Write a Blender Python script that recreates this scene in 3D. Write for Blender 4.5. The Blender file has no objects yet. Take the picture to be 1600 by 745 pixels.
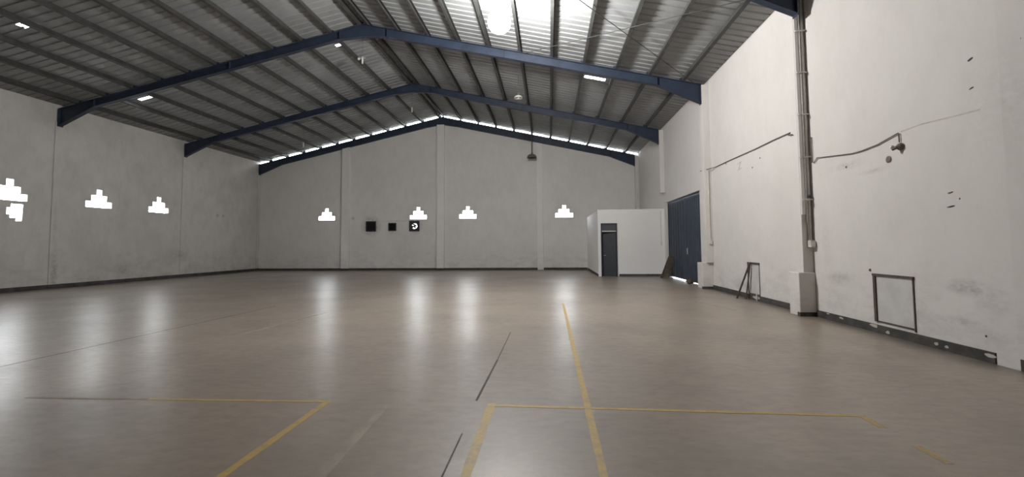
import bpy, bmesh, math, random
from mathutils import Vector, Matrix
random.seed(7)
S = bpy.context.scene
COL = S.collection

# ------------------------------------------------------------------ camera
FPX, YAW, PITCH, ROLL, CY = 692.97, 4.793, 3.177, -0.428, 345.2
a, b, r = map(math.radians, (YAW, PITCH, ROLL))
right0 = Vector((math.cos(a), math.sin(a), 0)); fwd0 = Vector((-math.sin(a), math.cos(a), 0)); up0 = Vector((0, 0, 1))
fwd = fwd0 * math.cos(b) + up0 * math.sin(b)
upb = -fwd0 * math.sin(b) + up0 * math.cos(b)
rgt = right0 * math.cos(r) + upb * math.sin(r)
up = -right0 * math.sin(r) + upb * math.cos(r)
cam_d = bpy.data.cameras.new('camera'); cam = bpy.data.objects.new('camera', cam_d); COL.objects.link(cam)
M = Matrix((rgt, up, -fwd)).transposed().to_4x4(); M.translation = Vector((0, 0, 1.5)); cam.matrix_world = M
cam_d.sensor_fit = 'HORIZONTAL'; cam_d.sensor_width = 36; cam_d.lens = FPX / 1600 * 36
cam_d.shift_y = -(372.5 - CY) / 1600
cam_d.clip_start = 0.05; cam_d.clip_end = 300
S.camera = cam

# ------------------------------------------------------------------ sky, exposure
SKY = 26.0
W = bpy.data.worlds.new('sky'); S.world = W; W.use_nodes = True
bg = W.node_tree.nodes['Background']; bg.inputs[0].default_value = (0.93, 0.97, 1.0, 1); bg.inputs[1].default_value = SKY
S.view_settings.view_transform = 'Standard'; S.view_settings.look = 'None'
S.view_settings.gamma = 1; S.view_settings.use_curve_mapping = False
S.view_settings.exposure = 0.1
LAMP_RADIANCE = 520.0

# ------------------------------------------------------------------ dimensions (metres)
XL, XR, YF, YN = -18.97, 5.47, 27.6, -8.0
RX, RZ, SL = -6.75, 9.87, 0.2268           # ridge line, height, slope
PUR = 0.155                                 # purlin depth
FRAMES = (27.45, 21.5, 15.5, 9.6)
def zroof(x): return RZ - SL * abs(x - RX)

# ------------------------------------------------------------------ helpers
class MB:
    def __init__(s): s.v = []; s.f = []
    def poly(s, pts, faces):
        n = len(s.v); s.v += [tuple(p) for p in pts]; s.f += [tuple(i + n for i in f) for f in faces]; return s
    def box(s, x0, x1, y0, y1, z0, z1):
        p = [(x, y, z) for z in (z0, z1) for y in (y0, y1) for x in (x0, x1)]
        return s.poly(p, [(0, 2, 3, 1), (4, 5, 7, 6), (0, 1, 5, 4), (2, 6, 7, 3), (0, 4, 6, 2), (1, 3, 7, 5)])
    def prism(s, pts, axis, c0, c1):
        """pts: 2-D outline in the two other axes, extruded along axis from c0 to c1"""
        n = len(pts)
        def mk(p, c):
            q = list(p); q.insert(axis, c); return tuple(q)
        P = [mk(p, c0) for p in pts] + [mk(p, c1) for p in pts]
        F = [tuple(range(n))[::-1], tuple(range(n, 2 * n))] + [(i, (i + 1) % n, n + (i + 1) % n, n + i) for i in range(n)]
        return s.poly(P, F)
    def tube(s, path, rad, n=8):
        path = [Vector(p) for p in path]; rings = []
        for i, p in enumerate(path):
            d = (path[min(i + 1, len(path) - 1)] - path[max(i - 1, 0)]).normalized()
            u = d.cross(Vector((0, 0, 1)) if abs(d.z) < .9 else Vector((1, 0, 0))).normalized(); w = d.cross(u)
            rr = rad[i] if isinstance(rad, (list, tuple)) else rad
            rings.append([p + (u * math.cos(2 * math.pi * k / n) + w * math.sin(2 * math.pi * k / n)) * rr for k in range(n)])
        P = [q for R in rings for q in R]; F = []
        for i in range(len(path) - 1):
            for k in range(n): F.append((i * n + k, i * n + (k + 1) % n, (i + 1) * n + (k + 1) % n, (i + 1) * n + k))
        F.append(tuple(range(n))[::-1]); F.append(tuple(range((len(path) - 1) * n, len(path) * n)))
        return s.poly(P, F)
    def lathe(s, prof, c=(0, 0, 0), n=20, axis='z', caps=True):
        P = []; F = []
        for (rr, h) in prof:
            for k in range(n):
                x, y = rr * math.cos(2 * math.pi * k / n), rr * math.sin(2 * math.pi * k / n)
                q = (x, y, h) if axis == 'z' else ((h, x, y) if axis == 'x' else (x, h, y))
                P.append((q[0] + c[0], q[1] + c[1], q[2] + c[2]))
        for i in range(len(prof) - 1):
            for k in range(n): F.append((i * n + k, i * n + (k + 1) % n, (i + 1) * n + (k + 1) % n, (i + 1) * n + k))
        if caps: F.append(tuple(range(n))[::-1]); F.append(tuple(range((len(prof) - 1) * n, len(prof) * n)))
        return s.poly(P, F)
    def mesh(s, name):
        me = bpy.data.meshes.new(name); me.from_pydata(s.v, [], s.f)
        bm = bmesh.new(); bm.from_mesh(me); bmesh.ops.recalc_face_normals(bm, faces=bm.faces); bm.to_mesh(me); bm.free()
        return me
    def build(s, name, mat, parent=None, bevel=0, smooth=False):
        me = s.mesh(name); me.materials.append(mat)
        if smooth:
            for p in me.polygons: p.use_smooth = True
        return link(name, me, parent, bevel)
def link(name, me, parent=None, bevel=0):
    o = bpy.data.objects.new(name, me); COL.objects.link(o)
    if parent is not None: o.parent = parent; o.matrix_parent_inverse = parent.matrix_world.inverted() if False else Matrix.Translation(-Vector(parent.location))
    if bevel:
        m = o.modifiers.new('bevel', 'BEVEL'); m.width = bevel; m.segments = 2; m.limit_method = 'ANGLE'
    return o
def thing(name, label, cat, loc=(0, 0, 0), group=None):
    o = bpy.data.objects.new(name, None); COL.objects.link(o); o.location = loc; o.empty_display_size = .1
    return tag(o, label, cat, group)
def tag(o, label=None, cat=None, group=None, kind=None):
    if label: o['label'] = label
    if cat: o['category'] = cat
    if group: o['group'] = group
    if kind: o['kind'] = kind
    return o
def struct(o, label=None, cat=None): return tag(o, label, cat, None, 'structure')
def wallgrid(mb, u0, u1, v0, v1, holes, P, t):
    """solid slab u0..u1 x v0..v1 with rectangular holes (u0,u1,v0,v1); P(u,v,w) -> xyz, thickness t along w"""
    U = sorted({u0, u1, *[h[0] for h in holes], *[h[1] for h in holes]}); V = sorted({v0, v1, *[h[2] for h in holes], *[h[3] for h in holes]})
    U = [u for u in U if u0 <= u <= u1]; V = [v for v in V if v0 <= v <= v1]
    def solid(i, j):
        if i < 0 or j < 0 or i >= len(U) - 1 or j >= len(V) - 1: return False
        cu, cv = (U[i] + U[i + 1]) / 2, (V[j] + V[j + 1]) / 2
        return not any(h[0] < cu < h[1] and h[2] < cv < h[3] for h in holes)
    for i in range(len(U) - 1):
        for j in range(len(V) - 1):
            if not solid(i, j): continue
            A, B, C, D = U[i], U[i + 1], V[j], V[j + 1]
            q = lambda pts: mb.poly([P(*p) for p in pts], [(0, 1, 2, 3)])
            q([(A, C, 0), (B, C, 0), (B, D, 0), (A, D, 0)]); q([(A, C, t), (A, D, t), (B, D, t), (B, C, t)])
            if not solid(i - 1, j): q([(A, C, 0), (A, D, 0), (A, D, t), (A, C, t)])
            if not solid(i + 1, j): q([(B, C, 0), (B, C, t), (B, D, t), (B, D, 0)])
            if not solid(i, j - 1): q([(A, C, 0), (A, C, t), (B, C, t), (B, C, 0)])
            if not solid(i, j + 1): q([(A, D, 0), (B, D, 0), (B, D, t), (A, D, t)])
    return mb

# ------------------------------------------------------------------ materials
class NT:
    def __init__(s, name, rough=.6, metal=0., spec=.5):
        s.m = bpy.data.materials.new(name); s.m.use_nodes = True; s.t = s.m.node_tree; s.b = s.t.nodes['Principled BSDF']
        s.b.inputs['Roughness'].default_value = rough; s.b.inputs['Metallic'].default_value = metal; s.b.inputs['Specular IOR Level'].default_value = spec
        g = s.t.nodes.new('ShaderNodeNewGeometry'); s.pos = g.outputs['Position']
    def n(s, typ, **kw):
        x = s.t.nodes.new(typ)
        for k, v in kw.items(): setattr(x, k, v)
        return x
    def l(s, a, b): s.t.links.new(a, b)
    def math(s, op, a, b=None, clamp=False):
        x = s.n('ShaderNodeMath', operation=op, use_clamp=clamp)
        for i, v in enumerate((a, b)):
            if v is None: continue
            if isinstance(v, (int, float)): x.inputs[i].default_value = v
            else: s.l(v, x.inputs[i])
        return x.outputs[0]
    def noise(s, scale, detail=4, rough=.6, stretch=(1, 1, 1), off=(0, 0, 0)):
        mp = s.n('ShaderNodeMapping'); mp.inputs['Scale'].default_value = stretch; mp.inputs['Location'].default_value = off; s.l(s.pos, mp.inputs[0])
        x = s.n('ShaderNodeTexNoise'); x.inputs['Scale'].default_value = scale; x.inputs['Detail'].default_value = detail; x.inputs['Roughness'].default_value = rough
        s.l(mp.outputs[0], x.inputs['Vector']); return x.outputs[0]
    def ramp(s, f, stops):
        x = s.n('ShaderNodeMapRange'); x.clamp = True
        s.l(f, x.inputs[0]); x.inputs[1].default_value, x.inputs[2].default_value, x.inputs[3].default_value, x.inputs[4].default_value = stops
        return x.outputs[0]
    def mix(s, f, c1, c2):
        x = s.n('ShaderNodeMix', data_type='RGBA')
        if isinstance(f, (int, float)): x.inputs[0].default_value = f
        else: s.l(f, x.inputs[0])
        for i, c in ((6, c1), (7, c2)):
            if isinstance(c, (tuple, list)): x.inputs[i].default_value = (*c[:3], 1)
            else: s.l(c, x.inputs[i])
        return x.outputs[2]
    def spot(s, c, rad, soft=.5):
        """1 inside an ellipsoid at c with radii rad, fading out, edge broken by noise"""
        v = s.n('ShaderNodeVectorMath', operation='SUBTRACT'); s.l(s.pos, v.inputs[0]); v.inputs[1].default_value = c
        d = s.n('ShaderNodeVectorMath', operation='DIVIDE'); s.l(v.outputs[0], d.inputs[0]); d.inputs[1].default_value = rad
        ln = s.n('ShaderNodeVectorMath', operation='LENGTH'); s.l(d.outputs[0], ln.inputs[0])
        return s.ramp(ln.outputs['Value'], (1.0, 1 - soft, 0, 1))
    def color(s, c):
        if isinstance(c, (tuple, list)): s.b.inputs['Base Color'].default_value = (*c[:3], 1)
        else: s.l(c, s.b.inputs['Base Color'])
        return s
    def bump(s, h, strength=.2, dist=.02):
        x = s.n('ShaderNodeBump'); x.inputs['Strength'].default_value = strength; x.inputs['Distance'].default_value = dist
        s.l(h, x.inputs['Height']); s.l(x.outputs[0], s.b.inputs['Normal']); return s
    def rough(s, f): s.l(f, s.b.inputs['Roughness']); return s

def plain(name, c, rough=.6, metal=0., spec=.5, var=.12, scale=6.):
    t = NT(name, rough, metal, spec); f = t.noise(scale, 5)
    d = tuple(x * (1 - var * 2) for x in c); return t.color(t.mix(t.ramp(f, (.35, .7, 0, 1)), c, d)).m
def wall_mat(name, base, dirt, spots=(), amount=.35, low=True):
    t = NT(name, .75, 0, .25)
    c = t.mix(t.math('MULTIPLY', t.ramp(t.noise(.45, 6, .65), (.42, .72, 0, 1)), amount), base, dirt)
    c = t.mix(t.math('MULTIPLY', t.ramp(t.noise(3.2, 5, .75, (1, 1, .5)), (.45, .72, 0, 1)), amount * .7), c, dirt)
    if low:    # splash dirt and scuffs near the ground
        sep = t.n('ShaderNodeSeparateXYZ'); t.l(t.pos, sep.inputs[0])
        h = t.ramp(sep.outputs[2], (1.5, .1, 0, 1))
        c = t.mix(t.math('MULTIPLY', t.math('MULTIPLY', h, t.ramp(t.noise(1.6, 6, .7, (1, 1, 2.5)), (.45, .7, 0, 1))), .5), c, tuple(x * .75 for x in dirt))
    if spots:
        tot = None
        for (ctr, rad, k) in spots:
            m = t.math('MULTIPLY', t.spot(ctr, rad, .9), k); tot = m if tot is None else t.math('MAXIMUM', tot, m)
        c = t.mix(t.math('MULTIPLY', tot, t.ramp(t.noise(7, 4, .75, (1, 1, 2)), (.35, .62, .1, 1))), c, (.10, .085, .075))
    t.color(c); t.bump(t.noise(14, 5, .6), .12, .01); return t.m

# floor: worn power-trowelled concrete
t = NT('worn concrete', .4, 0, .75)
big = t.noise(.22, 3, .6); mid = t.noise(1.4, 4, .55, (.7, 1.5, 1)); streak = t.noise(.9, 3, .6, (1, .25, 1), (3, 1, 0))
c = t.mix(t.ramp(big, (.35, .68, 0, 1)), (.345, .286, .228), (.282, .234, .188))
c = t.mix(t.math('MULTIPLY', t.ramp(mid, (.35, .8, 0, 1)), .3), c, (.205, .172, .140))
c = t.mix(t.math('MULTIPLY', t.ramp(streak, (.45, .8, 0, 1)), .35), c, (.37, .312, .25))
t.color(c)
grit = t.noise(7, 3, .65, (.8, 1.6, 1)); blot = t.noise(.55, 5, .6, (1, 1, 1), (7, 2, 0))
c = t.mix(t.math('MULTIPLY', t.ramp(blot, (.45, .72, 0, 1)), .5), c, (.175, .152, .132))
c = t.mix(t.math('MULTIPLY', t.ramp(grit, (.42, .75, 0, 1)), .4), c, (.165, .145, .126))
sep = t.n('ShaderNodeSeparateXYZ'); t.l(t.pos, sep.inputs[0])          # grime swept against the walls
ed = t.math('MAXIMUM', t.math('MAXIMUM', t.ramp(sep.outputs[0], (XL + .9, XL + .1, 0, 1)), t.ramp(sep.outputs[1], (YF - 1.6, YF - .2, 0, 1))), t.ramp(sep.outputs[0], (XR - .45, XR - .05, 0, 1)))
c = t.mix(t.math('MULTIPLY', ed, t.ramp(mid, (.25, .6, .35, .8))), c, (.085, .075, .066))
t.color(c)
t.rough(t.math('ADD', t.ramp(blot, (.1, .9, .24, .40)), t.ramp(grit, (.0, 1., -.05, .09))))
t.bump(mid, .05, .03)
M_floor = t.m

M_wall_r = wall_mat('white wall paint', (.70, .675, .65), (.49, .46, .435), amount=.22, spots=[
    ((XR, 8.95, .84), (.2, .45, .16), .35), ((XR, 6.35, .90), (.2, .36, .15), .55), ((XR, 6.0, .78), (.2, .3, .3), .25),
    ((XR, 6.5, .45), (.2, .4, .08), .3), ((XR, 8.6, 2.93), (.2, .55, .10), .25), ((XR, 7.9, 2.72), (.2, .5, .06), .25),
    ((XR, 5.6, 3.2), (.2, .9, .9), .12), ((XR, 9.3, 1.6), (.2, .2, .8), .1), ((XR, 7.6, .45), (.2, .8, .2), .15),
    ((XR, 13.2, .35), (.2, 1.0, .3), .15)])
M_wall_l = wall_mat('grey white wall paint', (.69, .675, .645), (.44, .42, .39), amount=.45, spots=[
    ((XL, 15.55, .5), (.3, .2, 1.5), .55), ((XL, 15.5, 2.4), (.3, .12, 1.2), .25), ((XL, 21.3, 1.1), (.3, .9, .55), .35),
    ((XL, 23.9, 3.34), (.3, .16, .14), .6), ((XL, 24.35, 3.36), (.3, .14, .12), .6), ((XL, 18.4, .5), (.3, .6, .5), .3)])
M_wall_f = wall_mat('far wall paint', (.84, .825, .80), (.62, .60, .57), amount=.32, spots=[
    ((-11.4, YF, 2.82), (.75, .3, .75), .95), ((-9.99, YF, 2.6), (.5, .3, .42), .35), ((-8.55, YF, 2.75), (.55, .3, .55), .5),
    ((-12.62, YF, 3.33), (.15, .3, .15), .5), ((-6.85, YF, 3.3), (.2, .5, .2), .35), ((-9.5, YF, 3.12), (2.0, .3, .06), .25)])
M_pilf = wall_mat('far pilaster lit tone', (.90, .89, .87), (.70, .68, .65), amount=.2)  # paler than the wall: lit faces put into the colour for contrast
M_white = wall_mat('fresh white plaster', (.88, .875, .865), (.74, .72, .69), amount=.15, low=False)
M_pil = wall_mat('pilaster paint', (.76, .73, .69), (.52, .49, .45), amount=.22)
M_base = plain('dark skirting paint', (.080, .074, .068), .7, var=.3, scale=5)
M_blue = plain('blue steel paint', (.032, .046, .078), .5, 0, .45, var=.18, scale=3)
M_gate = plain('gate blue paint', (.050, .064, .092), .55, 0, .4, var=.2, scale=2.5)
M_purl = plain('grey primer steel', (.075, .075, .072), .6, .0, .4, var=.2, scale=4)
t = NT('zinc roof sheet', .55, 0.0, .5)
t.color(t.mix(t.ramp(t.noise(.7, 6, .65), (.35, .7, 0, 1)), (.325, .333, .336), (.245, .251, .255))); t.bump(t.noise(8, 3), .08, .01); M_roof = t.m
M_conduit = plain('grey conduit', (.74, .72, .69), .5, var=.2, scale=5)
M_dust = plain('dusty steel channel', (.62, .575, .535), .6, var=.1, scale=8)
M_trunk = plain('painted trunking', (.80, .775, .745), .5, var=.05, scale=3); M_rust = plain('rusty brown fitting', (.19, .14, .115), .6, var=.2, scale=20)
M_cable = plain('dark cable sheath', (.15, .13, .118), .6)
M_plastic = plain('white plastic', (.72, .70, .66), .4)
M_wood = plain('weathered timber', (.13, .105, .08), .8, var=.3, scale=14)
M_brownwood = plain('dark timber rail', (.10, .075, .06), .75, var=.25, scale=14)
M_hatch = plain('pale grey board', (.60, .59, .575), .65, var=.08, scale=3)
M_stone = plain('brown stone', (.12, .085, .065), .85, var=.25, scale=10)
M_chip = plain('exposed render', (.085, .07, .06), .9, var=.2, scale=30)
M_trace = plain('dust trace', (.56, .525, .495), .8)
M_iron = plain('sooty iron', (.035, .035, .038), .6)
M_enamel = plain('white enamel', (.78, .77, .72), .35, var=.05)
M_greyshade = plain('dusty lamp shade', (.17, .16, .15), .6)
M_gap = plain('joint filler', (.075, .064, .055), .8); M_gap2 = plain('worn joint filler', (.14, .12, .10), .8, var=.3)
t = NT('dark glass', .12, 0, .5); t.color((.10, .105, .115)); M_glass = t.m
# worn yellow line paint
def line_paint(name, worn):
    t = NT(name, .5, 0, .4); f = t.noise(6, 6, .7); g = t.noise(26, 4, .7)
    w = t.math('ADD', t.ramp(f, (.5 - .25 * worn, .75, 0, .75)), t.math('MULTIPLY', t.ramp(g, (.45, .7, 0, 1)), .3 + .5 * worn), True)
    return t.color(t.mix(w, (.52, .36, .11), (.28, .235, .18))).m
M_line = line_paint('worn yellow line paint', .2); M_line2 = line_paint('faded yellow line paint', .75)
t = NT('pale old line paint', .55, 0, .4); t.color(t.mix(t.ramp(t.noise(5, 6, .7), (.4, .62, 0, 1)), (.34, .29, .225), (.26, .225, .19))); M_line3 = t.m
t = NT('lit lamp glass', .3); t.color((1, 1, 1)); t.b.inputs['Emission Color'].default_value = (1, .985, .96, 1); t.b.inputs['Emission Strength'].default_value = LAMP_RADIANCE; M_lit = t.m

# ------------------------------------------------------------------ openings: stepped vents 1-3-5 blocks
BW, BH, VZ = .216, .25, 3.235
def steps(cu, z0=VZ): return [(cu - BW * 2.5, cu + BW * 2.5, z0, z0 + BH), (cu - BW * 1.5, cu + BW * 1.5, z0 + BH, z0 + 2 * BH), (cu - BW * .5, cu + BW * .5, z0 + 2 * BH, z0 + 3 * BH)]
V_FAR = (-14.37, -8.30, -5.11, .93); V_LEFT = (14.02, 17.15, 20.03)
FANS = ((-11.4, 2.8, .31), (-9.99, 2.75, .235), (-8.55, 2.79, .31))
BROKEN = (13.98, 14.46, 2.52, 3.12)

# ------------------------------------------------------------------ floor
fl = struct(MB().box(XL - .3, XR + .3, YN - .3, YF + .3, -.2, 0).build('floor', M_floor), 'worn grey brown polished concrete floor with yellow painted lines', 'floor')
def floor_strip(name, x0, y0, x1, y1, w, m, h=.0015):
    d = Vector((x1 - x0, y1 - y0)); L = d.length; d /= L; nrm = Vector((-d.y, d.x)) * w / 2; n = max(1, int(L / .25)); mb = MB()
    ptsA, ptsB = [], []
    for i in range(n + 1):
        p = Vector((x0, y0)) + d * L * i / n; k = 1 + random.uniform(-.12, .12)
        ptsA.append(p + nrm * k); ptsB.append(p - nrm * k)
    mb.prism([tuple(q) for q in ptsA + ptsB[::-1]], 2, .0, h)
    return mb.build(name, m, fl)
tag(floor_strip('painted_line', .335, 11.6, .335, -.5, .062, M_line), 'long yellow line running up the floor')
tag(floor_strip('painted_line', -.565, 4.30, -.565, .5, .075, M_line), 'yellow line from the box corner towards the camera')
tag(floor_strip('painted_line', -.60, 4.235, 2.70, 4.185, .05, M_line, .002), 'yellow cross line on the right')
tag(floor_strip('painted_line', -2.168, 4.26, -2.168, .5, .07, M_line), 'yellow line of the left box')
tag(floor_strip('painted_line', -4.0, 4.19, -2.13, 4.235, .045, M_line, .002), 'yellow cross line on the left')
floor_strip('painted_line', -5.3, 4.16, -4.0, 4.19, .045, M_line3, .002)
floor_strip('painted_line', 2.685, 4.19, 2.685, 3.93, .06, M_line2); floor_strip('painted_line', 2.685, 3.60, 2.685, 3.33, .06, M_line2)
floor_strip('painted_line', -1.55, 4.1, -1.48, 1.5, .08, M_line3)
floor_strip('painted_line', -5.1, 9.9, -5.45, 6.6, .06, M_line3)
floor_strip('painted_line', 3.6, 12.95, 4.18, 10.5, .05, M_line3)
floor_strip('painted_line', -6.2, 4.4, -5.95, 3.2, .05, M_line3)
for (x0, y0, x1, y1, w) in ((-.69, 7.75, -.70, 5.9, .014), (-.70, 5.9, -.725, 4.35, .024), (-.715, 3.6, -.72, 1.0, .012), (-7.03, 5.0, -7.0, 10.9, .02), (-7.0, 3.0, -7.03, 5.0, .012)):
    floor_strip('expansion_joint', x0, y0, x1, y1, w, M_gap if w > .022 else M_gap2, .001)

# ------------------------------------------------------------------ walls
TW = .15
holes = [h for c_ in V_FAR for h in steps(c_)] + [(x - s, x + s, z - s, z + s) for x, z, s in FANS]
mb = wallgrid(MB(), XL - TW, XR + TW, 0, 4.6, holes, lambda u, v, w: (u, YF + w, v), TW)
top = lambda x: zroof(x) - .070
mb.prism([(XL - TW, 4.6), (XR + TW, 4.6), (XR + TW, top(XR + TW)), (RX, top(RX)), (XL - TW, top(XL - TW))], 1, YF, YF + TW)
wall_far = struct(mb.build('wall_far', M_wall_f), 'grey white far gable wall with stepped vents', 'wall')
holes = [h for c_ in V_LEFT for h in steps(c_)]
y0, y1, z0, z1 = BROKEN
holes += [(y0 + .12, y1, z1 - .14, z1), (y0, y1 - .01, z0 + .22, z1 - .14), (y0 + .1, y1 - .01, z0 + .1, z0 + .22), (y0 + .28, y1 - .02, z0, z0 + .1)]
wall_left = struct(wallgrid(MB(), YN, YF, 0, zroof(XL), holes, lambda u, v, w: (XL - w, u, v), TW).build('wall_left', M_wall_l), 'long grey white wall opposite the blue gate', 'wall')
GY0, GY1, GZ = 16.6, 21.25, 3.47
wall_right = struct(wallgrid(MB(), YN, YF, 0, zroof(XR), [(GY0, GY1, -1, GZ)] if False else [(GY0, GY1, 0, GZ)], lambda u, v, w: (XR + w, u, v), .22).build('wall_right', M_wall_r), 'long white painted wall with the blue gate', 'wall')
struct(MB().prism([(XL - TW, 0), (XR + .22, 0), (XR + .22, zroof(XR + .22)), (RX, RZ), (XL - TW, zroof(XL - TW))], 1, YN - TW, YN).build('wall_near', M_wall_l), 'gable wall behind the camera', 'wall')

# stepped vent linings
def vent_lining(idx, cu, far):
    hs = steps(cu); mb = MB(); e = .018; d = .02
    prof = [(hs[0][0], hs[0][2]), (hs[0][1], hs[0][2]), (hs[0][1], hs[0][3]), (hs[1][1], hs[1][2]), (hs[1][1], hs[1][3]), (hs[2][1], hs[2][2]), (hs[2][1], hs[2][3]),
            (hs[2][0], hs[2][3]), (hs[2][0], hs[2][2]), (hs[1][0], hs[1][3]), (hs[1][0], hs[1][2]), (hs[0][0], hs[0][3])]
    n = len(prof)
    for i in range(n):
        (u0, v0), (u1, v1) = prof[i], prof[(i + 1) % n]
        du, dv = u1 - u0, v1 - v0; L = math.hypot(du, dv); nu, nv = dv / L * e, -du / L * e    # outward
        A, B = min(u0, u1, u0 + nu, u1 + nu), max(u0, u1, u0 + nu, u1 + nu); C, D = min(v0, v1, v0 + nv, v1 + nv), max(v0, v1, v0 + nv, v1 + nv)
        if far: mb.box(A, B, YF - d, YF + .02, C, D)
        else: mb.box(XL - .02, XL + d, A, B, C, D)
    return struct(mb.build('window_%d' % idx, M_pil))
lab = ['stepped pyramid vent nearest the far left corner of the far wall', 'stepped pyramid vent above the small fan opening',
       'stepped pyramid vent just past the centre pilaster', 'stepped pyramid vent beside the white office room']
for i, cx in enumerate(V_FAR): tag(vent_lining(i + 1, cx, True), lab[i], 'vent')
lab = ['stepped vent on the side wall at the picture edge', 'middle stepped vent of the side wall', 'stepped vent of the side wall nearest the far corner']
for i, cy in enumerate(V_LEFT): tag(vent_lining(i + 5, cy, False), lab[i], 'vent')

# baseboards
struct(MB().box(XL, XL + .05, YN, YF, 0, .15).build('baseboard_left', M_base)); struct(MB().box(XL + .03, 2.3, YF - .03, YF, 0, .13).build('baseboard_far', M_base))
bb = MB()
for y0, y1 in ((YN, 5.72), (6.02, 9.66), (10.14, 15.45), (16.02, 16.6)): bb.box(XR - .025, XR, y0, y1, 0, .135)
br = struct(bb.build('baseboard_right', M_base))
for (y, z, w, h) in ((8.9, .10, .12, .05), (8.05, .11, .22, .06), (7.75, .05, .1, .06), (6.85, .07, .09, .05), (6.68, .06, .07, .05), (6.08, .09, .2, .05), (12.35, .08, .5, .09), (9.3, .12, .1, .03)):
    n = 9; pts = []
    for k in range(n):
        q = 2 * math.pi * k / n; rr = random.uniform(.6, 1.1); pts.append((y + math.cos(q) * w / 2 * rr, z + math.sin(q) * h / 2 * rr))
    MB().prism(pts, 0, XR - .028, XR - .02).build('paint_splash', M_trace, br)

# pilasters
for (x0, x1, d) in ((-13.27, -12.78, .28), (-7.05, -6.58, .28), (-.74, -.36, .16)):
    xm = (x0 + x1) / 2
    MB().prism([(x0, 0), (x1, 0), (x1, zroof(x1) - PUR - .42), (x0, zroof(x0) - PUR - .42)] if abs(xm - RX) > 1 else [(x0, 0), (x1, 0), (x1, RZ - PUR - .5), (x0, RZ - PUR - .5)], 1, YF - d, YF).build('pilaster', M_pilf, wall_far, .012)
    if x0 < -1: MB().box(x0 - .02, x1 + .02, YF - d - .02, YF, 0, .13).build('skirting', M_base, wall_far)
for y in FRAMES[:3]: MB().box(XL, XL + .035, y - .14, y + .14, 0, 6.42).build('pilaster', M_wall_l, wall_left, .012)
MB().prism([(XR, 5.45), (XR - .02, 5.74), (XR - .02, 6.0), (XR, 6.02)], 2, 0, 7.0).build('pilaster', M_wall_r, wall_right)
MB().box(5.26, XR, 9.74, 10.02, .9, 7.05).build('pilaster', M_wall_r, wall_right, .01)
MB().box(5.24, XR, 15.38, 15.64, .88, 6.95).build('pilaster', M_wall_r, wall_right, .01)
MB().box(5.26, XR, 21.38, 21.62, 3.95, 6.95).build('pilaster', M_wall_r, wall_right, .01)
MB().box(5.26, XR, 27.3, YF, 0, 6.9).build('pilaster', M_wall_r, wall_right, .01)
def pedestal(y0, y1, x0, h):
    o = MB().box(x0, XR, y0, y1, 0, h).build('pedestal', M_wall_r, wall_right, .015)
    MB().box(x0 - .004, XR, y0 - .006, y0 + .1, 0, .085).build('skirting', M_base, o)
pedestal(9.70, 10.10, 5.14, .90); pedestal(15.45, 15.98, 5.12, .88)

# chipped plaster, plug holes and faint traces on the right wall
for (y, z, w, h, tl) in ((6.11, 3.866, .07, .035, .3), (5.86, 3.787, .15, .045, .35), (5.88, 3.49, .16, .045, .35), (5.60, 3.885, .10, .10, 1.0), (5.70, 4.04, .05, .02, 0), (5.705, 3.946, .04, .035, 0),
                         (5.50, 3.85, .03, .03, 0), (5.78, 3.11, .03, .03, 0), (5.78, 2.854, .035, .035, 0), (5.796, 2.607, .028, .028, 0), (6.515, 2.178, .11, .022, .12), (6.515, 1.988, .13, .022, .12),
                         (6.379, 2.08, .02, .03, 0), (5.83, 2.081, .035, .035, 0), (5.84, 1.639, .04, .035, 0), (5.886, .598, .035, .035, 0), (6.14, .318, .03, .03, 0), (8.12, 1.035, .06, .05, 0),
                         (11.9, 3.72, .05, .04, 0), (12.35, 3.55, .05, .04, 0), (14.1, 3.98, .06, .05, 0), (6.12, 3.49, .07, .02, .2), (8.6, 2.9, .05, .04, 0)):
    n = 9; pts = []
    for k in range(n):
        q = 2 * math.pi * k / n; rr = random.uniform(.75, 1.2); u, v = math.cos(q) * w / 2 * rr, math.sin(q) * h / 2 * rr
        pts.append((y + u * math.cos(-tl) - v * math.sin(-tl), z + u * math.sin(-tl) + v * math.cos(-tl)))
    MB().prism(pts, 0, XR - .003, XR + .01).build('plaster_chip', M_chip, wall_right)
def wall_strip(name, pts, w, m, d=.002, x=XR):
    mb = MB()
    for (ya, za), (yb, zb) in zip(pts[:-1], pts[1:]):
        v = Vector((yb - ya, zb - za)).normalized(); n_ = Vector((-v.y, v.x)) * w / 2
        mb.prism([(ya + n_.x, za + n_.y), (yb + n_.x, zb + n_.y), (yb - n_.x, zb - n_.y), (ya - n_.x, za - n_.y)], 0, x - d, x + .005)
    return mb.build(name, m, wall_right)
wall_strip('dust_trace', [(7.30, 3.225), (6.9, 3.235), (6.4, 3.2), (6.0, 3.18)], .02, M_trace)
for dz in (.09, -.09): wall_strip('dust_trace', [(13.0, 3.73 + dz + .02), (13.3, 3.72 + dz)], .025, M_trace)
wall_strip('dust_trace', [(13.06, 3.82), (13.22, 3.63)], .04, M_trace)

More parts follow.
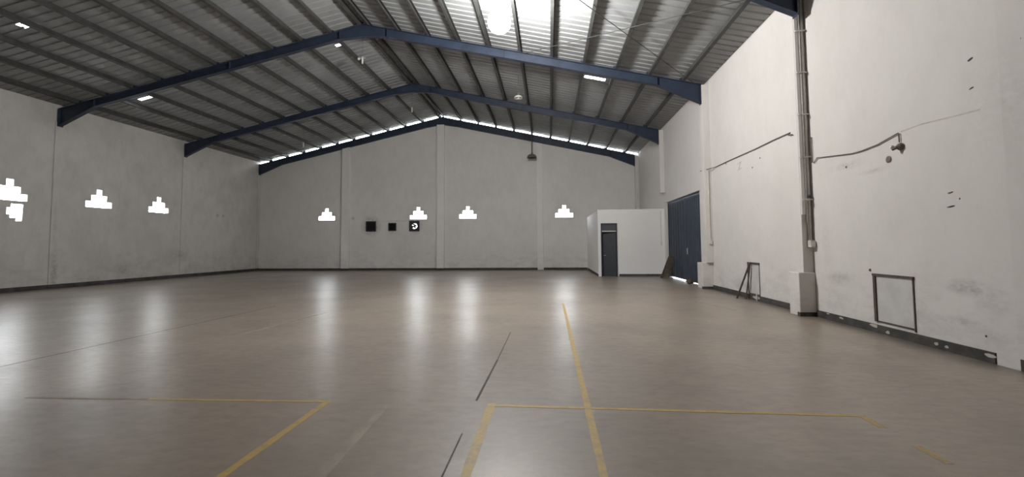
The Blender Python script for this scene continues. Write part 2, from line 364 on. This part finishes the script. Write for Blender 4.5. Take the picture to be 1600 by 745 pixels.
# ------------------------------------------------------------------ ceiling: ridge cap > corrugated sheets and purlins
cap = MB().prism([(RX - .35, RZ - SL * .35 + .075), (RX, RZ + .075), (RX + .35, RZ - SL * .35 + .075), (RX + .35, RZ - SL * .35 + .09), (RX, RZ + .09), (RX - .35, RZ - SL * .35 + .09)], 1, YN - .15, YF + .02)
ceil = struct(cap.build('ceiling', M_roof), 'pitched corrugated metal roof on grey purlins', 'ceiling')
SW = .9; COS = math.cos(math.atan(SL)); LEN = (RX - (XL - .35)) / COS
def sheet_mesh(side, holes):
    """one sheet: ribs run down the slope; local y 0..SW, underside at the roof plane. holes: (s0,s1,y0,y1) along slope from ridge"""
    prof = []
    for k in range(3):
        q = k * .3; prof += [(q, 0), (q + .20, 0), (q + .22, .032), (q + .28, .032)]
    prof.append((.9, 0)); prof.append((.915, 0))
    prof = sorted({(round(y, 4), z) for y, z in prof} | {(h, 0.) for H in holes for h in H[2:4] if all(abs(h - y) > .005 for y, z in prof)})
    ss = sorted({0., LEN, *[h for H in holes for h in H[:2]]}); mb = MB()
    for th in (0, .004):
        n = len(mb.v)
        for s_ in ss:
            for (y, z) in prof: mb.v.append((side * s_ * COS, y, -s_ * COS * SL + z + th))
        m = len(prof)
        for i in range(len(ss) - 1):
            for j in range(m - 1):
                cs, cy = (ss[i] + ss[i + 1]) / 2, (prof[j][0] + prof[j + 1][0]) / 2
                if any(H[0] < cs < H[1] and H[2] < cy < H[3] for H in holes): continue
                mb.f.append((n + i * m + j, n + i * m + j + 1, n + (i + 1) * m + j + 1, n + (i + 1) * m + j))
    me = mb.mesh('roof_sheet'); me.materials.append(M_roof); return me
std = {s_: sheet_mesh(s_, []) for s_ in (-1, 1)}
nS = int(math.ceil((YF + .02 - (YN - .15)) / SW)); yS = YF + .02 - nS * SW
# small daylight holes: (x, y, width along slope, depth along the building)
DAY = [(1, 1.83, 17.0, .80, .24), (-1, -16.5, 16.62, .5, .18), (-1, -8.25, 16.62, .28, .18), (-1, -15.05, 11.40, .34, .46)]
for side in (-1, 1):
    for k in range(nS):
        y0 = yS + k * SW; hs = []
        for (sd, hx, hy, w, d) in DAY:
            if sd == side and y0 <= hy < y0 + SW:
                s_ = abs(hx - RX) / COS; a0 = max(.02, hy - d / 2 - y0); hs.append((s_ - w / 2, s_ + w / 2, a0, min(a0 + d, SW - .01)))
        me = sheet_mesh(side, hs) if hs else std[side]
        o = link('roof_sheet', me, ceil); o.location = (RX, y0, RZ + (.0003 if k % 2 else 0) + .001)
# C purlins
def purlin_mesh():
    y0, y1, h, fw, t_ = YN, YF + .015, PUR, .10, .005
    p = [(0, 0), (fw, 0), (fw, .02), (fw - t_, .02), (fw - t_, t_), (t_, t_), (t_, h - t_), (fw - t_, h - t_), (fw - t_, h - .02), (fw, h - .02), (fw, h), (0, h)]
    me = MB().prism([(x, z - h) for x, z in p], 1, y0, y1).mesh('purlin'); me.materials.append(M_purl); return me
pm = purlin_mesh()
for side in (-1, 1):
    for k in range(11):
        d = .13 + 1.127 * k; o = link('purlin', pm, ceil); o.location = (RX + side * d, 0, RZ - SL * d - .006); o.rotation_euler = (0, side * math.atan(SL), 0)
        if side < 0: o.scale.x = -1

# ------------------------------------------------------------------ blue portal frames
def portal_frame(y, label):
    T = thing('portal_frame', label, 'roof frame', (RX, y, 0), 'blue steel portal frames')
    xe = {-1: XL + .055, 1: 5.235}
    for side in (-1, 1):
        X = lambda d: RX + side * d
        de = abs(xe[side] - RX); zt = lambda d: RZ - SL * d - PUR - .012
        dep = lambda d: .36
        hz = 1.45
        def member(name, pts):   # pts: (d, depth) pairs -> I section
            w = MB(); top_ = [(X(d), zt(d)) for d, q in pts]; bot = [(X(d), zt(d) - q) for d, q in pts]
            w.prism(top_ + bot[::-1], 1, y - .006, y + .006)
            for (L_, sg) in ((top_, -1), (bot, 1)):
                for (p, q) in zip(L_[:-1], L_[1:]):
                    w.prism([p, q, (q[0], q[1] + sg * .014), (p[0], p[1] + sg * .014)], 1, y - .09, y + .09)
            return w.build(name, M_blue, T)
        dp = .38 if y > 27 else .30; member('rafter', [(.9, dp + .02), (de - hz, dp)])
        h_ = member('haunch', [(de - hz, dp + .01), (de, .66)])
        member('apex_haunch', [(0, .46), (.9, dp + .03)])
        pl = MB().box(min(X(de), X(de + .016)), max(X(de), X(de + .016)), y - .1, y + .1, zt(de) - .70, zt(de) + .0); pl.build('end_plate', M_blue, T)
        for d in (de - hz, .9, 5.2):     # web stiffeners
            MB().box(X(d) - .006, X(d) + .006, y - .085, y + .085, zt(d) - dp + .01, zt(d) - .014).build('stiffener', M_blue, T)
        for k in range(11):
            d = .13 + 1.127 * k
            if d < de - .05: MB().box(X(d) - .09 if side > 0 else X(d) + .02, X(d) - .02 if side > 0 else X(d) + .09, y - .03, y + .03, zt(d) - .0, zt(d) + .13).build('purlin_cleat', M_blue, T)
    return T
for y, l_ in zip(FRAMES, ('blue steel frame hard against the far gable wall', 'blue steel frame above the front of the white office room',
                          'blue steel frame crossing the roof behind the bright lamp', 'nearest blue steel frame, its end above the pipe-covered pilaster')):
    portal_frame(y, l_)
# roof bracing rods
zb = lambda x: zroof(x) - PUR - .05
for p0, p1, dz, l_ in (((-.82, 15.4), (5.15, 9.75), 0, 'thin bracing rod slanting from the nearest frame eave to the next frame'), ((-.85, 9.75), (5.1, 15.4), -.04, 'thin bracing rod crossing the other rod under the roof')):
    o = MB().tube([(p0[0], p0[1], zb(p0[0]) + dz), (p1[0], p1[1], zb(p1[0]) + dz)], .011, 6).build('bracing_rod', M_purl); tag(o, l_, 'rod', 'roof bracing rods')

# ------------------------------------------------------------------ lamps
def hung_lamp(x, y, z, label, shade_m, rad, h, lit=None, bulb=.06, cord_r=.008):
    T = thing('hanging_lamp', label, 'lamp', (x, y, z)); zt = zroof(x)
    MB().tube([(x, y, z + h), (x, y, zt)], cord_r, 6).build('cord', M_cable, T)
    MB().lathe([(.03, h - .02), (.045, h), (.045, h + .09), (.02, h + .11)], (x, y, z), 12).build('socket', M_greyshade, T)
    if rad:
        n = 6; pr = [(rad * math.sin(math.pi / 2 * k / n) if k else .03, h * math.cos(math.pi / 2 * k / n) if False else h * (1 - (k / n) ** 2)) for k in range(n + 1)]
        pr2 = [(max(q - .006, .02), hh - .006) for q, hh in pr[::-1]]
        MB().lathe(pr + [(rad + .012, -.004), (rad + .012, -.014), (rad - .004, -.012)] + pr2, (x, y, z), 24, caps=False).build('shade', shade_m, T, smooth=False)
    b_ = MB().lathe([(.02, h + .0)] + [(bulb * math.sin(math.pi * k / 8), h - .02 - bulb * (1 - math.cos(math.pi * k / 8))) for k in range(1, 8)] + [(.004, h - .02 - 2 * bulb)], (x, y, z), 16).build('bulb', lit or M_enamel, T, smooth=True)
    return T
hung_lamp(-1.21, 11.0, 7.02, 'blazing bare lamp hanging below the roof, the brightest light', None, 0, .52, M_lit, .30, .012)
hung_lamp(-1.22, 18.2, 7.67, 'cream dish lamp hanging below the blazing lamp', M_enamel, .17, .10)
hung_lamp(-1.0, 26.7, 6.83, 'dusty grey bell lamp hanging in front of the far wall', M_greyshade, .29, .22, cord_r=.03)
def bulb_pair(x, y, z, label, arms):
    T = thing('hanging_bulb', label, 'lamp', (x, y, z)); zt = zroof(x)
    MB().tube([(x, y, z + .16), (x, y, zt)], .006, 6).build('cord', M_cable, T)
    MB().lathe([(.012, -.13), (.033, -.11), (.036, .05), (.03, .09), (.03, .16)], (x, y, z), 12).build('bulb', M_enamel, T, smooth=True)
    if arms:
        MB().box(x - .16, x + .13, y - .012, y + .012, z + .09, z + .115).build('bracket', M_conduit, T)
        MB().lathe([(.01, .03), (.045, .05), (.05, .09), (.03, .13)], (x - .15, y, z), 12).build('lamp_holder', M_enamel, T)
bulb_pair(-7.30, 16.65, 8.86, 'white bulb on a small bracket under the ridge', True)
bulb_pair(-7.1, 22.4, 8.64, 'tiny white bulb under the ridge near the far gable', False)
bulb_pair(-13.95, 24.0, 7.33, 'tiny white bulb near the far eave opposite the gate', False)

# ------------------------------------------------------------------ fan openings in the far wall
def fan_box(x, z, s, label, blades):
    T = thing('wall_fan', label, 'fan', (x, YF, z - s)); e = .05
    fr = MB()
    fr.box(x - s - .02, x + s + .02, YF - .05, YF - .001, z + s - e, z + s + .02); fr.box(x - s - .02, x + s + .02, YF - .05, YF - .001, z - s - .02, z - s + e)
    fr.box(x - s - .02, x - s + e, YF - .05, YF - .001, z - s + e, z + s - e); fr.box(x + s - e, x + s + .02, YF - .05, YF - .001, z - s + e, z + s - e)
    fr.build('frame', M_iron, T)
    if not blades:
        MB().box(x - s + .005, x + s - .005, YF + .06, YF + .08, z - s + .005, z + s - .005).build('shutter', M_iron, T)
        for k in range(5):
            zz = z - s + e + (2 * s - 2 * e) * (k + .5) / 5; MB().poly([(x - s + e, YF + .02, zz + .03), (x + s - e, YF + .02, zz + .03), (x + s - e, YF - .03, zz - .03), (x - s + e, YF - .03, zz - .03)], [(0, 1, 2, 3)]).prism([(YF - .03, zz - .03), (YF - .025, zz - .035), (YF + .025, zz + .025), (YF + .02, zz + .03)], 0, x - s + e, x + s - e).build('slat', M_iron, T)
    else:   # shroud disc with round opening, blades and guard
        n = 32; R = .16; mb = MB()
        P = []; F = []
        for k in range(n):
            q = 2 * math.pi * k / n; cx_, cz_ = math.cos(q), math.sin(q); m_ = (s - .01) / max(abs(cx_), abs(cz_))
            for yy in (YF + .03, YF + .05): P += [(x + cx_ * R, yy, z + cz_ * R), (x + cx_ * m_, yy, z + cz_ * m_)]
        for k in range(n):
            i, j = 4 * k, 4 * ((k + 1) % n); F += [(i, j, j + 1, i + 1), (i + 2, i + 3, j + 3, j + 2), (i, i + 2, j + 2, j)]
        mb.poly(P, F); mb.build('shroud', M_iron, T)
        MB().lathe([(.06, -.03), (.075, 0), (.075, .06), (.05, .08)], (x, YF + .0, z), 14, 'y').build('hub', M_iron, T)
        for k in range(4):
            q = math.radians(20 + 90 * k); pts = []
            for (rr, dq) in ((.05, -.74), (.10, -.75), (.158, -.68), (.16, 0), (.158, .68), (.10, .75), (.05, .74)): pts.append((x + rr * math.cos(q + dq), z + rr * math.sin(q + dq)))
            MB().prism(pts, 1, YF + .01, YF + .016).build('blade', M_iron, T)
fan_box(*FANS[0], 'sooty shuttered fan opening furthest from the gate', False)
fan_box(*FANS[1], 'small dark shuttered opening between the two fans', False)
fan_box(*FANS[2], 'dark fan under a stepped vent, daylight between its blades', True)

# ------------------------------------------------------------------ white office room in the corner
OX, OY, OH = 2.33, 21.62, 3.2
T = thing('office_room', 'small white office room with a dark doorway in the far corner', 'office room', ((OX + XR) / 2, OY, 0))
DX0, DX1, DZ = 2.47, 3.24, 2.54
wallgrid(MB(), OX, XR - .001, 0, OH, [(DX0, DX1, 0, DZ)], lambda u, v, w: (u, OY + w, v), .12).build('front_wall', M_white, T)
MB().box(OX, OX + .12, OY + .12, YF - .001, 0, OH).build('side_wall', M_white, T)
MB().box(OX + .12, XR - .001, OY + .12, YF - .001, OH - .12, OH - .002).build('roof_slab', M_white, T)
MB().box(OX - .02, OX, OY, YF - .04, 0, .11).build('skirting', M_base, T); MB().box(DX1 + .06, XR - .002, OY - .02, OY, 0, .11).build('skirting', M_base, T)
f = MB()
f.box(DX0 - .0, DX0 + .05, OY - .015, OY + .10, 0, DZ); f.box(DX1 - .05, DX1 + .0, OY - .015, OY + .10, 0, DZ); f.box(DX0 + .05, DX1 - .05, OY - .015, OY + .10, DZ - .04, DZ)
fr = f.build('door_frame', M_blue, T)
MB().box(DX0 + .05, DX1 - .05, OY - .017, OY + .10, 2.13, 2.18).build('transom_bar', M_plastic, fr)
MB().box(DX0 + .05, DX1 - .05, OY + .04, OY + .048, 2.18, DZ - .04).build('transom_pane', M_glass, fr)
MB().box(DX1 - .0, DX1 + .035, OY - .02, OY, 0, DZ).build('architrave', M_plastic, fr)
# added door leaf slightly ajar; slate colour stands in for the dim interior
M_leaf = plain('dim doorway slate', (.040, .045, .056), .5)
ang = math.radians(14); hx, hy = DX1 - .055, OY + .06; wd = DX1 - DX0 - .115; ux, uy = -math.cos(ang), math.sin(ang); nx, ny = math.sin(ang) * .035, math.cos(ang) * .035
dl = MB().prism([(hx, hy), (hx + ux * wd, hy + uy * wd), (hx + ux * wd + nx, hy + uy * wd + ny), (hx + nx, hy + ny)], 2, .015, 2.12).build('door_leaf', M_leaf, T)
kx, ky = hx + ux * (wd - .07), hy + uy * (wd - .07)
MB().tube([(kx, ky, 1.0), (kx - .01, ky - .05, 1.0), (kx + .09, ky - .06, 1.0)], .01, 6).build('door_handle', M_conduit, dl)
# switch pipe on its front wall
T = thing('switch_pipe', 'thin pipe with switch on the office room front wall', 'electrical pipe', (5.29, OY, 1.4))
MB().tube([(5.30, OY - .018, 3.1), (5.30, OY - .018, 1.62)], .014, 8).build('pipe', M_conduit, T); MB().box(5.255, 5.345, OY - .045, OY, 1.45, 1.62).build('switch_box', M_conduit, T, .006)

# ------------------------------------------------------------------ blue gate in the right wall
G = MB(); e = .07; gx = XR + .10
G.box(gx - .03, gx + .10, GY0, GY0 + e, 0, GZ); G.box(gx - .03, gx + .10, GY1 - e, GY1, 0, GZ); G.box(gx - .03, gx + .10, GY0 + e, GY1 - e, GZ - e, GZ)
gate = struct(G.build('door_1', M_gate), 'tall dark blue ribbed steel gate in the white side wall', 'gate')
ym = 18.55
for (y0, y1, zb_, lb) in ((ym + .01, GY1 - e, .04, 'far leaf with daylight under it'), (GY0 + e, ym - .01, .02, 'near leaf')):
    lf = MB().box(gx + .035, gx + .05, y0, y1, zb_, GZ - e - .01).box(gx + .0, gx + .035, y0, y1, zb_, zb_ + .07).box(gx + .0, gx + .035, y0, y1, GZ - e - .08, GZ - e - .01).build('gate_leaf', M_gate, gate); lf['label'] = lb
    n = 7; w = (y1 - y0) / n
    for k in range(n):
        c0 = y0 + k * w; MB().prism([(gx + .035, c0 + .01), (gx + .035, c0 + w - .01), (gx - .012, c0 + w - .10), (gx - .012, c0 + .10)], 2, zb_ + .07, GZ - e - .08).build('panel', M_gate, lf)
MB().box(gx - .03, gx - .005, ym - .06, ym - .03, 1.1, 1.35).build('gate_handle', M_conduit, gate)

# leaning boards and stone by the gate
def slab(p0, p1, w_vec, th, name, m, parent=None):
    p0, p1, w_ = Vector(p0), Vector(p1), Vector(w_vec); n_ = (p1 - p0).cross(w_).normalized() * th
    P = [p0, p0 + w_, p1 + w_, p1]; P = P + [q + n_ for q in P]
    return MB().poly(P, [(0, 1, 2, 3), (7, 6, 5, 4), (0, 4, 5, 1), (1, 5, 6, 2), (2, 6, 7, 3), (3, 7, 4, 0)]).build(name, m, parent)
o = slab((5.02, 20.30, .0), (5.275, 20.30, .97), (.26, .02, -.0), .03, 'leaning_board', M_wood); tag(o, 'wide weathered board leaning on the blue gate by the office', 'board', 'boards leaning by the gate')
o = slab((4.93, 20.46, .0), (5.30, 20.46, .93), (.12, .01, 0), .025, 'leaning_board', M_wood); tag(o, 'narrow board half hidden behind the wide leaning board', 'board', 'boards leaning by the gate')
bm = bmesh.new(); bmesh.ops.create_icosphere(bm, subdivisions=2, radius=.13)
for v in bm.verts:
    k = 1 + random.uniform(-.18, .18); v.co *= k; v.co.z = max(v.co.z * .85, -.10); v.co.y *= 1.3
me = bpy.data.meshes.new('stone'); bm.to_mesh(me); bm.free(); me.materials.append(M_stone)
o = link('stone', me); o.location = (5.27, 17.35, .10); tag(o, 'brown stone lying at the foot of the blue gate', 'stone')

# ------------------------------------------------------------------ wall hatches
def hatch(y0, y1, z0, z1, label, tw, sw, rw):
    T = thing('wall_hatch', label, 'hatch', (XR, (y0 + y1) / 2, z0), 'blocked wall hatches')
    MB().box(XR - .006, XR - .001, y0 + rw, y1 - sw, z0 + rw, z1 - tw).build('panel', M_hatch, T)
    MB().box(XR - .028, XR - .001, y0 - .01, y1 + .01, z1 - tw, z1).build('top_rail', M_brownwood, T)
    MB().box(XR - .026, XR - .001, y1 - sw, y1, z0, z1 - tw).build('side_rail', M_brownwood, T)
    MB().box(XR - .014, XR - .001, y0, y0 + rw, z0 - .03, z1 - tw).build('side_rail', M_brownwood, T)
    MB().box(XR - .014, XR - .001, y0 + rw, y1 - sw, z0, z0 + rw).build('bottom_rail', M_brownwood, T)
hatch(7.21, 8.04, .185, .985, 'square blocked hatch with dark timber rails low on the white wall', .035, .055, .022)
hatch(12.15, 12.82, .15, 1.0, 'narrow blocked hatch behind the leaning battens', .045, .03, .018)
T = thing('batten_prop', 'dark batten trestle leaning over the narrow hatch', 'trestle', (5.25, 12.7, 0))
MB().tube([(5.13, 12.80, 0), (5.415, 12.58, .99)], .024, 6).build('leg', M_brownwood, T)
MB().tube([(5.34, 12.72, 0), (5.415, 12.56, .99)], .018, 6).build('leg', M_brownwood, T)
MB().tube([(5.41, 12.24, .0), (5.415, 12.25, .22)], .014, 6).build('foot_peg', M_plastic, T)

# ------------------------------------------------------------------ electrics on the right wall
T = thing('conduit_run', 'grey pipe bundle down the near pilaster ending in a box', 'conduit', (5.34, 9.72, 1.44))
MB().box(5.265, 5.365, 9.705, 9.74, 2.1, 7.0).build('trunking', M_trunk, T, .004)
for (x, rr, z0, m) in ((5.40, .032, 1.56, M_dust), (5.448, .014, 3.9, M_conduit), (5.352, .012, 1.9, M_conduit)):
    MB().tube([(x, 9.74 - rr - (.036 if x < 5.37 else 0), 7.0), (x, 9.74 - rr - (.036 if x < 5.37 else 0), z0)], rr, 10).build('pipe', m, T, smooth=True)
for z in (2.4, 3.3, 4.2, 5.1, 6.0): MB().box(5.265, 5.465, 9.735 - .075, 9.74, z, z + .025).build('clamp', M_conduit, T)
jb = MB().box(5.36, 5.46, 9.62, 9.74, 1.42, 1.56).build('junction_box', M_plastic, T, .008); MB().box(5.375, 5.445, 9.612, 9.62, 1.44, 1.54).build('cover', M_enamel, jb)
MB().lathe([(.03, 0), (.04, .02), (.03, .05)], (5.40, 9.68, 2.45), 10).build('pipe_coupling', M_iron, T)
T = thing('switch_pipe', 'thin white pipe with switch on the pilaster beside the gate', 'electrical pipe', (5.38, 15.36, 1.5))
MB().tube([(5.37, 15.363, 4.0), (5.37, 15.363, 1.64)], .016, 8).build('pipe', M_plastic, T); MB().box(5.32, 5.42, 15.33, 15.38, 1.5, 1.64).build('switch_box', M_plastic, T, .006)
xc = XR - .02
def cable(pts, label, rad=.016):
    o = MB().tube([(x, y, z) for x, y, z in pts], rad, 6).build('wall_cable', M_cable); return tag(o, label, 'cable', 'cables on the white wall')
cable([(5.22, 15.7, 4.02), (xc - .1, 15.3, 4.02), (xc, 14.9, 4.02), (xc, 13.75, 4.02), (xc, 12.1, 4.0), (xc, 11.07, 4.01), (xc, 10.38, 4.0), (xc, 10.36, 3.91), (xc, 10.08, 3.88), (5.235, 10.05, 3.86), (5.235, 9.9, 3.84)],
      'dark cable running from the gate pilaster to the pipe bundle', .013)
cable([(5.42, 9.64, 3.72), (xc, 9.60, 3.70), (xc, 9.60, 3.17), (xc, 9.55, 3.16), (xc, 9.43, 3.24), (xc, 9.30, 3.22), (xc, 8.40, 3.11), (xc, 8.15, 3.105), (xc, 7.77, 3.13), (xc, 7.33, 3.21), (xc, 7.315, 3.19), (xc, 7.315, 3.06)],
      'dark cable drooping from the pipe bundle to the wall lamp', .009)
T = thing('wall_lamp', 'small brown wall lamp hanging at the cable end', 'lamp', (XR, 7.31, 3.0))
MB().lathe([(.02, -.001), (.055, -.004), (.06, -.02), (.045, -.05), (.02, -.07)], (XR, 7.30, 2.99), 16, 'x').build('base', M_rust, T)
MB().tube([(XR - .06, 7.31, 2.985), (XR - .10, 7.36, 2.955)], [.028, .02], 10).build('holder', M_cable, T)
MB().lathe([(.004, -.03)] + [(.03 * math.sin(math.pi * k / 6), -.03 * math.cos(math.pi * k / 6)) for k in range(1, 6)] + [(.004, .03)], (XR - .09, 7.37, 3.0), 12).build('bulb', M_enamel, T, smooth=True)
o = MB().lathe([(.055, -.001), (.058, -.008), (.04, -.016)], (XR, 7.57, 2.842), 14, 'x').build('wall_plug', M_rust); tag(o, 'round brown cover on the wall below the small lamp', 'wall plug')
